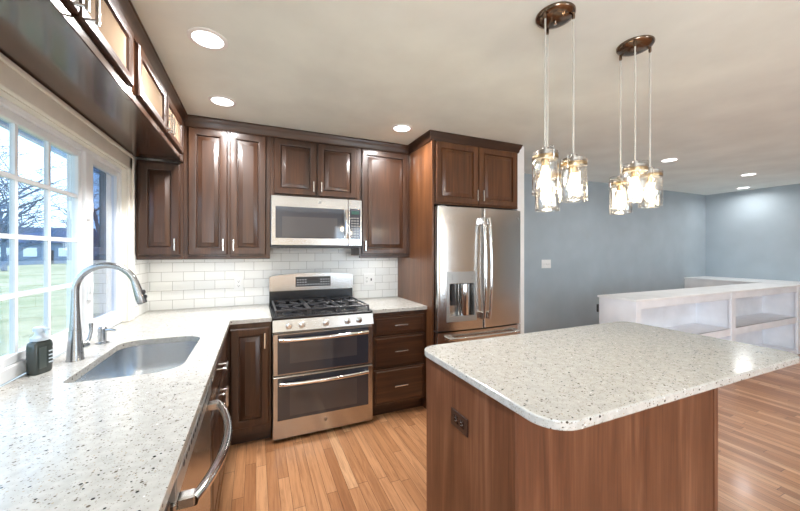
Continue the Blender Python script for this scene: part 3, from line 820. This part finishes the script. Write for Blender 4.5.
text_mesh('GE', .013, F_back(2.262, bulge(2.262), 1.70), 0, 0, .0035, 'chrome', rd, 'badge_lettering')
m = MB()
for x in (X0+.03, X1-.09): m.box(x, x+.06, FYf+.01, FYf+.08, 1.766, 1.785, bev=.004)
build('hinge_cover', m, 'grey', r)

# ------------------------------------------------------------------ island
IX0, IX1, IY0, IY1 = .747, 2.335, .662, 1.492
QX0, QX1, QY0, QY1 = .776, 1.992, .845, 1.462
r = thing('kitchen_island', 'stained wood island cabinet under the big quartz top', 'island', (1.38, 1.15, 0))
build('body', bx(QX0+.008, QX1-.008, QY0+.008, QY1-.006, .0, CB-.001), 'wood_i', r)
build('side_panel', bx(QX0, QX0+.009, QY0+.026, QY1, 0, CB-.001, bev=.001), 'wood_i', r)
build('corner_stile', bx(QX0-.004, QX0+.012, QY0-.002, QY0+.026, 0, CB-.001, bev=.002), 'wood_i', r)
build('back_panel', bx(QX0+.012, QX1-.030, QY0, QY0+.009, 0, CB-.001, bev=.001), 'wood_i', r)
build('corner_stile', bx(QX1-.026, QX1+.004, QY0-.004, QY0+.012, 0, CB-.001, bev=.002), 'wood_i', r)
build('side_panel', bx(QX1-.009, QX1, QY0+.012, QY1, 0, CB-.001, bev=.001), 'wood_i', r)
tag(build('island_countertop', slab(rounded(IX0, IX1, IY0, IY1, [.10, .09, .09, .085], 10), None, CB, CT, .005), 'quartz', angle=12, base=(1.54, 1.08, CB)), 'large speckled quartz island top with rounded corners', 'countertop')
# island outlet
r = thing('power_outlet', 'dark brown double outlet plate on the end panel of the island', 'outlet', (QX0, 1.168, .685))
FO = lambda a, b, c: (QX0-c, 1.168-a, .685+b)
m = MB(); fbox(m, FO, -.061, .061, -.036, .036, 0, .005, bev=.002); pl = build('cover_plate', m, 'brownplate', r)
for s in (-1, 1):
    m = MB(); fbox(m, FO, s*.021-.016, s*.021+.016, -.015, .015, .004, .0065, bev=.0015); rc = build('receptacle', m, plain('brown_receptacle_%d' % (s+1), srgb(30, 20, 17), .25), r)
    m = MB()
    for b in (-.006, .006): fbox(m, FO, s*.021-.007, s*.021+.001, b-.0012, b+.0012, .0062, .0068)
    fbox(m, FO, s*.021+.005, s*.021+.009, -.002, .002, .0062, .0068); build('slots', m, 'grey', rc)
# white outlets over the counters
def outlet(x, z, gang, label, group=None):
    r = thing('power_outlet' if gang == 1 else 'switch_outlet_plate', label, 'outlet', (x, B-.008, z))
    F = F_back(x, B-.008, z); hw = .035 if gang == 1 else .058
    m = MB(); fbox(m, F, -hw, hw, -.0575, .0575, 0, .005, bev=.002); build('cover_plate', m, 'plate', r)
    for k in range(gang):
        a = 0 if gang == 1 else (-.023+.046*k)
        if k == 0:
            for s in (-1, 1):
                m = MB(); fbox(m, F, a-.0165, a+.0165, s*.019-.014, s*.019+.014, .004, .0065, bev=.002); rc = build('receptacle', m, 'plate', r)
                m = MB()
                for b in (-.006, .006): fbox(m, F, a+b-.0013, a+b+.0013, s*.019-.001, s*.019+.008, .006, .0069)
                m.lathe([(.003, .0060), (.003, .0069)], F(a, s*.019-.007, 0), 10, axis='-Y'); build('slots', m, 'dark', rc)
        else:
            m = MB(); fbox(m, F, a-.005, a+.005, -.012, .012, .004, .014, bev=.002); build('toggle', m, 'dark', r)
outlet(-.14, 1.108, 1, 'single white outlet on the tile between window and range')
outlet(1.055, 1.105, 2, 'double white plate on the tile between range and refrigerator')
r = thing('light_switch', 'white multi-switch plate on the blue-grey wall past the refrigerator', 'switch', (3.62, LY, 1.22))
F = F_back(3.62, LY, 1.22); m = MB(); fbox(m, F, -.085, .085, -.058, .058, 0, .005, bev=.002); build('cover_plate', m, 'plate', r)
for a in (-.046, 0, .046):
    m = MB(); fbox(m, F, a-.005, a+.005, -.012, .012, .004, .016, bev=.002); build('toggle', m, 'plate', r)

# ------------------------------------------------------------------ white bookcase and ledge round the stairs
KZ, KY0, KY1, KX0 = .937, 1.985, 2.36, 3.26
r = thing('bookcase', 'white built-in open bookcase forming a half wall past the island', 'bookcase', (5.0, 2.2, 0))
zt = KZ-.022
build('side_panel', bx(KX0+.012, KX0+.034, KY0+.02, KY1-.01, 0, zt-.001), 'shelfw', r)
build('back_panel', bx(KX0+.034, RX-.001, KY1-.03, KY1-.01, 0, zt-.001), 'shelfw', r)
bays = [(3.345, 4.985), (5.075, 6.69), (6.78, RX-.002)]
m = MB(); m.box(KX0+.034, RX-.002, KY0, KY0+.02, zt-.072, zt-.001, bev=.002); build('top_rail', m, 'shelfw', r)
build('base_rail', bx(KX0+.034, RX-.002, KY0, KY0+.02, 0, .055, bev=.002), 'shelfw', r)
for a, b in ((KX0+.010, 3.345), (4.985, 5.075), (6.69, 6.78)): build('stile', bx(a, b, KY0-.006, KY0+.02, 0, zt-.001, bev=.002), 'shelfw', r)
for a in (3.325, 5.02, 6.725): build('divider', bx(a, a+.02, KY0+.02, KY1-.03, 0, zt-.001), 'shelfw', r)
for a, b in bays:
    for z0, z1 in ((.425, .505), (.035, .065)):
        m = MB(); m.box(a, b, KY0+.004, KY1-.031, z1-.022, z1); 
        if z0 > .1: m.box(a, b, KY0+.002, KY0+.02, z0, z1, bev=.002)
        build('shelf', m, 'shelfw', r)
poly = [(KX0, KY0-.015), (RX-.001, KY0-.015), (RX-.001, LY-.001), (6.86, LY-.001), (6.86, KY1), (KX0, KY1)]
tag(build('ledge', slab(poly, None, zt, KZ, .003), 'white', angle=12, base=(5, 2.2, zt)), 'white L-shaped ledge capping the bookcase and turning along the wall', 'ledge')
struct('wall_low', bx(6.875, 6.90, KY1-.008, LY-.002, 0, zt-.001), 'white')
tag(build('wall_box', bx(KX0+.0, KX0+.03, KY1-.009, KY1+.012, .76, .84, bev=.004), 'dark'), 'small dark box fixed to the end edge of the white half wall', 'wall box')

# ------------------------------------------------------------------ recessed ceiling lights
def downlight(x, y, label, hidden=False, power=None):
    r = thing('recessed_light', label, 'ceiling light', (x, y, H), 'recessed ceiling lights')
    build('trim_ring', MB().lathe([(.087, H-.0005), (.087, H-.004), (.080, H-.007), (.068, H-.006), (.066, H-.0005)], (x, y, 0), 32, False, False), 'white', r)
    build('lens', MB().lathe([(.067, H-.0015), (.067, H-.0035), (.03, H-.005)], (x, y, 0), 32, True, True), 'lens', r)
    d = bpy.data.lights.new('lamp', 'AREA'); d.shape = 'DISK'; d.size = .13; d.energy = power or CEIL_W; d.color = (1, .99, .98); d.spread = math.radians(165)
    o = bpy.data.objects.new('lamp', d); C.objects.link(o); o.parent = r; o.location = (0, 0, -.008)
downlight(-.213, 1.84, 'large recessed light above the sink, nearest the window', power=KITCHEN_W)
downlight(-.21, 2.56, 'recessed light in front of the tall corner cabinet', power=KITCHEN_W)
downlight(1.113, 2.53, 'recessed light just in front of the refrigerator cabinet', power=KITCHEN_W)
downlight(4.25, 2.22, 'recessed light between the three-jar pendant and the far wall')
downlight(6.02, 2.22, 'recessed living room light over the bookcase')
downlight(7.2, 2.72, 'recessed living room light closest to the far corner', power=5)
for x, y in ((1.1, -.2), (-.2, -.4), (1.1, -1.9), (4.2, -.4), (6.0, -.4), (4.2, -2.2), (6.0, -2.2)):  # unseen lamps, added behind the camera to help light the room
    downlight(x, y, 'added recessed light behind the camera, out of view', power=2.5 if x < 2 else 5)

# ------------------------------------------------------------------ pendants
def pendant(cx, cy, label, jars, rot0):
    r = thing('pendant_light', label, 'pendant light', (cx, cy, H), 'pendants over the island')
    build('canopy', MB().lathe([(.080, H-.0005), (.080, H-.006), (.076, H-.013), (.060, H-.022), (.035, H-.030), (.012, H-.032)], (cx, cy, 0), 36), 'bronze', r)
    build('finial', MB().lathe([(.007, H-.031), (.007, H-.040), (.004, H-.043)], (cx, cy, 0), 12), 'chrome', r)
    cr, sr = math.cos(-TH), math.sin(-TH)
    for ang, zb in jars:
        a = math.radians(ang)+(-TH); x, y = cx+.070*math.cos(a), cy+.070*math.sin(a)
        zt_ = zb+.143; zc_ = zt_+.040
        build('cord_grip', MB().lathe([(.006, H-.014), (.0065, H-.034), (.004, H-.042)], (x, y, 0), 12), 'bronze', r)
        build('cord', MB().tube([(x, y, H-.03), (x, y, zc_)], .0034, 8), 'rope', r)
        m = MB(); m.lathe([(.0505, zt_-.004), (.0505, zt_+.014), (.0525, zt_+.016), (.0525, zt_+.020), (.0495, zt_+.022), (.0495, zt_+.028), (.045, zt_+.031), (.016, zt_+.032), (.015, zt_+.048), (.006, zt_+.051)], (x, y, 0), 28)
        lid = build('lid', m, 'lidmetal', r)
        build('lid_band', MB().lathe([(.0512, zt_-.002), (.0518, zt_+.002), (.0518, zt_+.010), (.0512, zt_+.012)], (x, y, 0), 28, False, False), 'brass', lid)
        m = MB(); ca, sa = math.cos(a+1.2), math.sin(a+1.2); wr = .0565
        P = lambda u, z: (x+ca*u, y+sa*u, z)
        m.tube([P(-wr+.004, zt_-.012), P(-wr, zt_+.0), P(-wr, zt_+.036), P(-wr+.008, zt_+.043), P(wr-.008, zt_+.043), P(wr, zt_+.036), P(wr, zt_+.0), P(wr-.004, zt_-.012)], .0014, 6)
        build('bail_wire', m, 'nickel', lid)
        m = MB(); m.lathe([(.0475, zt_-.003), (.0485, zt_-.012), (.0515, zt_-.022), (.0515, zb+.010), (.0495, zb+.003), (.046, zb)], (x, y, 0), 32, False, False)
        m.lathe([(.0515, zb+.002), (.0525, zb+.001), (.0525, zb-.004), (.049, zb-.005), (.046, zb-.002)], (x, y, 0), 32, False, False)
        jar = build('jar_shade', m, 'jar', r)
        build('socket', MB().lathe([(.016, zt_+.0), (.016, zt_-.022), (.013, zt_-.028)], (x, y, 0), 16), 'brass', r)
        m = MB(); m.lathe([(.012, zt_-.026), (.014, zt_-.04), (.019, zt_-.060), (.022, zt_-.078), (.020, zt_-.094), (.012, zt_-.104), (.004, zt_-.108)], (x, y, 0), 20)
        bl = build('bulb', m, 'bulb', r)
        m = MB(); fp = [(x+.007*math.cos(k*1.3), y+.007*math.sin(k*1.3), zt_-.042-.050*k/24) for k in range(25)]
        m.tube(fp, .0014, 5); build('filament', m, 'filament', bl)
        d = bpy.data.lights.new('lamp', 'POINT'); d.energy = BULB_W; d.color = (1, .84, .60); d.shadow_soft_size = .024
        o = bpy.data.objects.new('lamp', d); C.objects.link(o); o.parent = r; o.location = (x-cx, y-cy, zt_-.075-H)
pendant(1.19, 1.055, 'three-jar glass pendant hanging nearer the refrigerator', [(92, 1.580), (212, 1.638), (332, 1.609)], 0)
pendant(1.728, 1.052, 'three-jar glass pendant hanging nearer the bookcase', [(355, 1.616), (115, 1.590), (235, 1.633)], 0)

# ------------------------------------------------------------------ LED strips under the uppers
def led(x0, x1, y, z, label):
    r = thing('undercabinet_light', label, 'strip light', ((x0+x1)/2, y, z), 'strip lights under the uppers')
    build('housing', bx(x0, x1, y-.012, y+.012, z-.008, z), 'plate', r)
    build('lens', bx(x0+.01, x1-.01, y-.008, y+.008, z-.010, z-.008), 'led', r)
    d = bpy.data.lights.new('lamp', 'AREA'); d.shape = 'RECTANGLE'; d.size = x1-x0-.02; d.size_y = .016; d.energy = LED_W*(x1-x0)/.6; d.color = (1, .98, .95)
    o = bpy.data.objects.new('lamp', d); C.objects.link(o); o.parent = r; o.location = (0, 0, -.0115)
led(-.74, .08, 3.05, 1.352, 'thin strip light under the two corner upper cabinets')
led(.90, 1.35, 3.05, 1.352, 'thin strip light under the upper cabinet by the refrigerator')

# ------------------------------------------------------------------ outside the kitchen window
GZ = -.75
def lawn():
    m = MB(); nx, ny = 30, 40; x0, x1, y0, y1 = -80, -.96, -25, 130
    g = [[m.bm.verts.new((x0+(x1-x0)*i/nx, y0+(y1-y0)*j/ny, GZ+.15*math.sin(i*.7)*math.cos(j*.5)*(1 if i < nx-3 else .1))) for j in range(ny+1)] for i in range(nx+1)]
    for i in range(nx):
        for j in range(ny): m.bm.faces.new((g[i][j], g[i+1][j], g[i+1][j+1], g[i][j+1]))
    for i in range(nx+1):
        pass
    return m
struct('lawn', lawn(), 'lawn')
# eave over the window
m = MB(); m.box(-1.42, -.955, -3.0, 6.0, 2.255, 2.28)
ev = struct('eave', m, 'soffit')
m = MB(); m.box(-1.45, -1.42, -3.0, 6.0, 2.165, 2.32); m.box(-1.56, -1.45, -3.0, 6.0, 2.22, 2.31); build('fascia', m, 'fascia', ev)
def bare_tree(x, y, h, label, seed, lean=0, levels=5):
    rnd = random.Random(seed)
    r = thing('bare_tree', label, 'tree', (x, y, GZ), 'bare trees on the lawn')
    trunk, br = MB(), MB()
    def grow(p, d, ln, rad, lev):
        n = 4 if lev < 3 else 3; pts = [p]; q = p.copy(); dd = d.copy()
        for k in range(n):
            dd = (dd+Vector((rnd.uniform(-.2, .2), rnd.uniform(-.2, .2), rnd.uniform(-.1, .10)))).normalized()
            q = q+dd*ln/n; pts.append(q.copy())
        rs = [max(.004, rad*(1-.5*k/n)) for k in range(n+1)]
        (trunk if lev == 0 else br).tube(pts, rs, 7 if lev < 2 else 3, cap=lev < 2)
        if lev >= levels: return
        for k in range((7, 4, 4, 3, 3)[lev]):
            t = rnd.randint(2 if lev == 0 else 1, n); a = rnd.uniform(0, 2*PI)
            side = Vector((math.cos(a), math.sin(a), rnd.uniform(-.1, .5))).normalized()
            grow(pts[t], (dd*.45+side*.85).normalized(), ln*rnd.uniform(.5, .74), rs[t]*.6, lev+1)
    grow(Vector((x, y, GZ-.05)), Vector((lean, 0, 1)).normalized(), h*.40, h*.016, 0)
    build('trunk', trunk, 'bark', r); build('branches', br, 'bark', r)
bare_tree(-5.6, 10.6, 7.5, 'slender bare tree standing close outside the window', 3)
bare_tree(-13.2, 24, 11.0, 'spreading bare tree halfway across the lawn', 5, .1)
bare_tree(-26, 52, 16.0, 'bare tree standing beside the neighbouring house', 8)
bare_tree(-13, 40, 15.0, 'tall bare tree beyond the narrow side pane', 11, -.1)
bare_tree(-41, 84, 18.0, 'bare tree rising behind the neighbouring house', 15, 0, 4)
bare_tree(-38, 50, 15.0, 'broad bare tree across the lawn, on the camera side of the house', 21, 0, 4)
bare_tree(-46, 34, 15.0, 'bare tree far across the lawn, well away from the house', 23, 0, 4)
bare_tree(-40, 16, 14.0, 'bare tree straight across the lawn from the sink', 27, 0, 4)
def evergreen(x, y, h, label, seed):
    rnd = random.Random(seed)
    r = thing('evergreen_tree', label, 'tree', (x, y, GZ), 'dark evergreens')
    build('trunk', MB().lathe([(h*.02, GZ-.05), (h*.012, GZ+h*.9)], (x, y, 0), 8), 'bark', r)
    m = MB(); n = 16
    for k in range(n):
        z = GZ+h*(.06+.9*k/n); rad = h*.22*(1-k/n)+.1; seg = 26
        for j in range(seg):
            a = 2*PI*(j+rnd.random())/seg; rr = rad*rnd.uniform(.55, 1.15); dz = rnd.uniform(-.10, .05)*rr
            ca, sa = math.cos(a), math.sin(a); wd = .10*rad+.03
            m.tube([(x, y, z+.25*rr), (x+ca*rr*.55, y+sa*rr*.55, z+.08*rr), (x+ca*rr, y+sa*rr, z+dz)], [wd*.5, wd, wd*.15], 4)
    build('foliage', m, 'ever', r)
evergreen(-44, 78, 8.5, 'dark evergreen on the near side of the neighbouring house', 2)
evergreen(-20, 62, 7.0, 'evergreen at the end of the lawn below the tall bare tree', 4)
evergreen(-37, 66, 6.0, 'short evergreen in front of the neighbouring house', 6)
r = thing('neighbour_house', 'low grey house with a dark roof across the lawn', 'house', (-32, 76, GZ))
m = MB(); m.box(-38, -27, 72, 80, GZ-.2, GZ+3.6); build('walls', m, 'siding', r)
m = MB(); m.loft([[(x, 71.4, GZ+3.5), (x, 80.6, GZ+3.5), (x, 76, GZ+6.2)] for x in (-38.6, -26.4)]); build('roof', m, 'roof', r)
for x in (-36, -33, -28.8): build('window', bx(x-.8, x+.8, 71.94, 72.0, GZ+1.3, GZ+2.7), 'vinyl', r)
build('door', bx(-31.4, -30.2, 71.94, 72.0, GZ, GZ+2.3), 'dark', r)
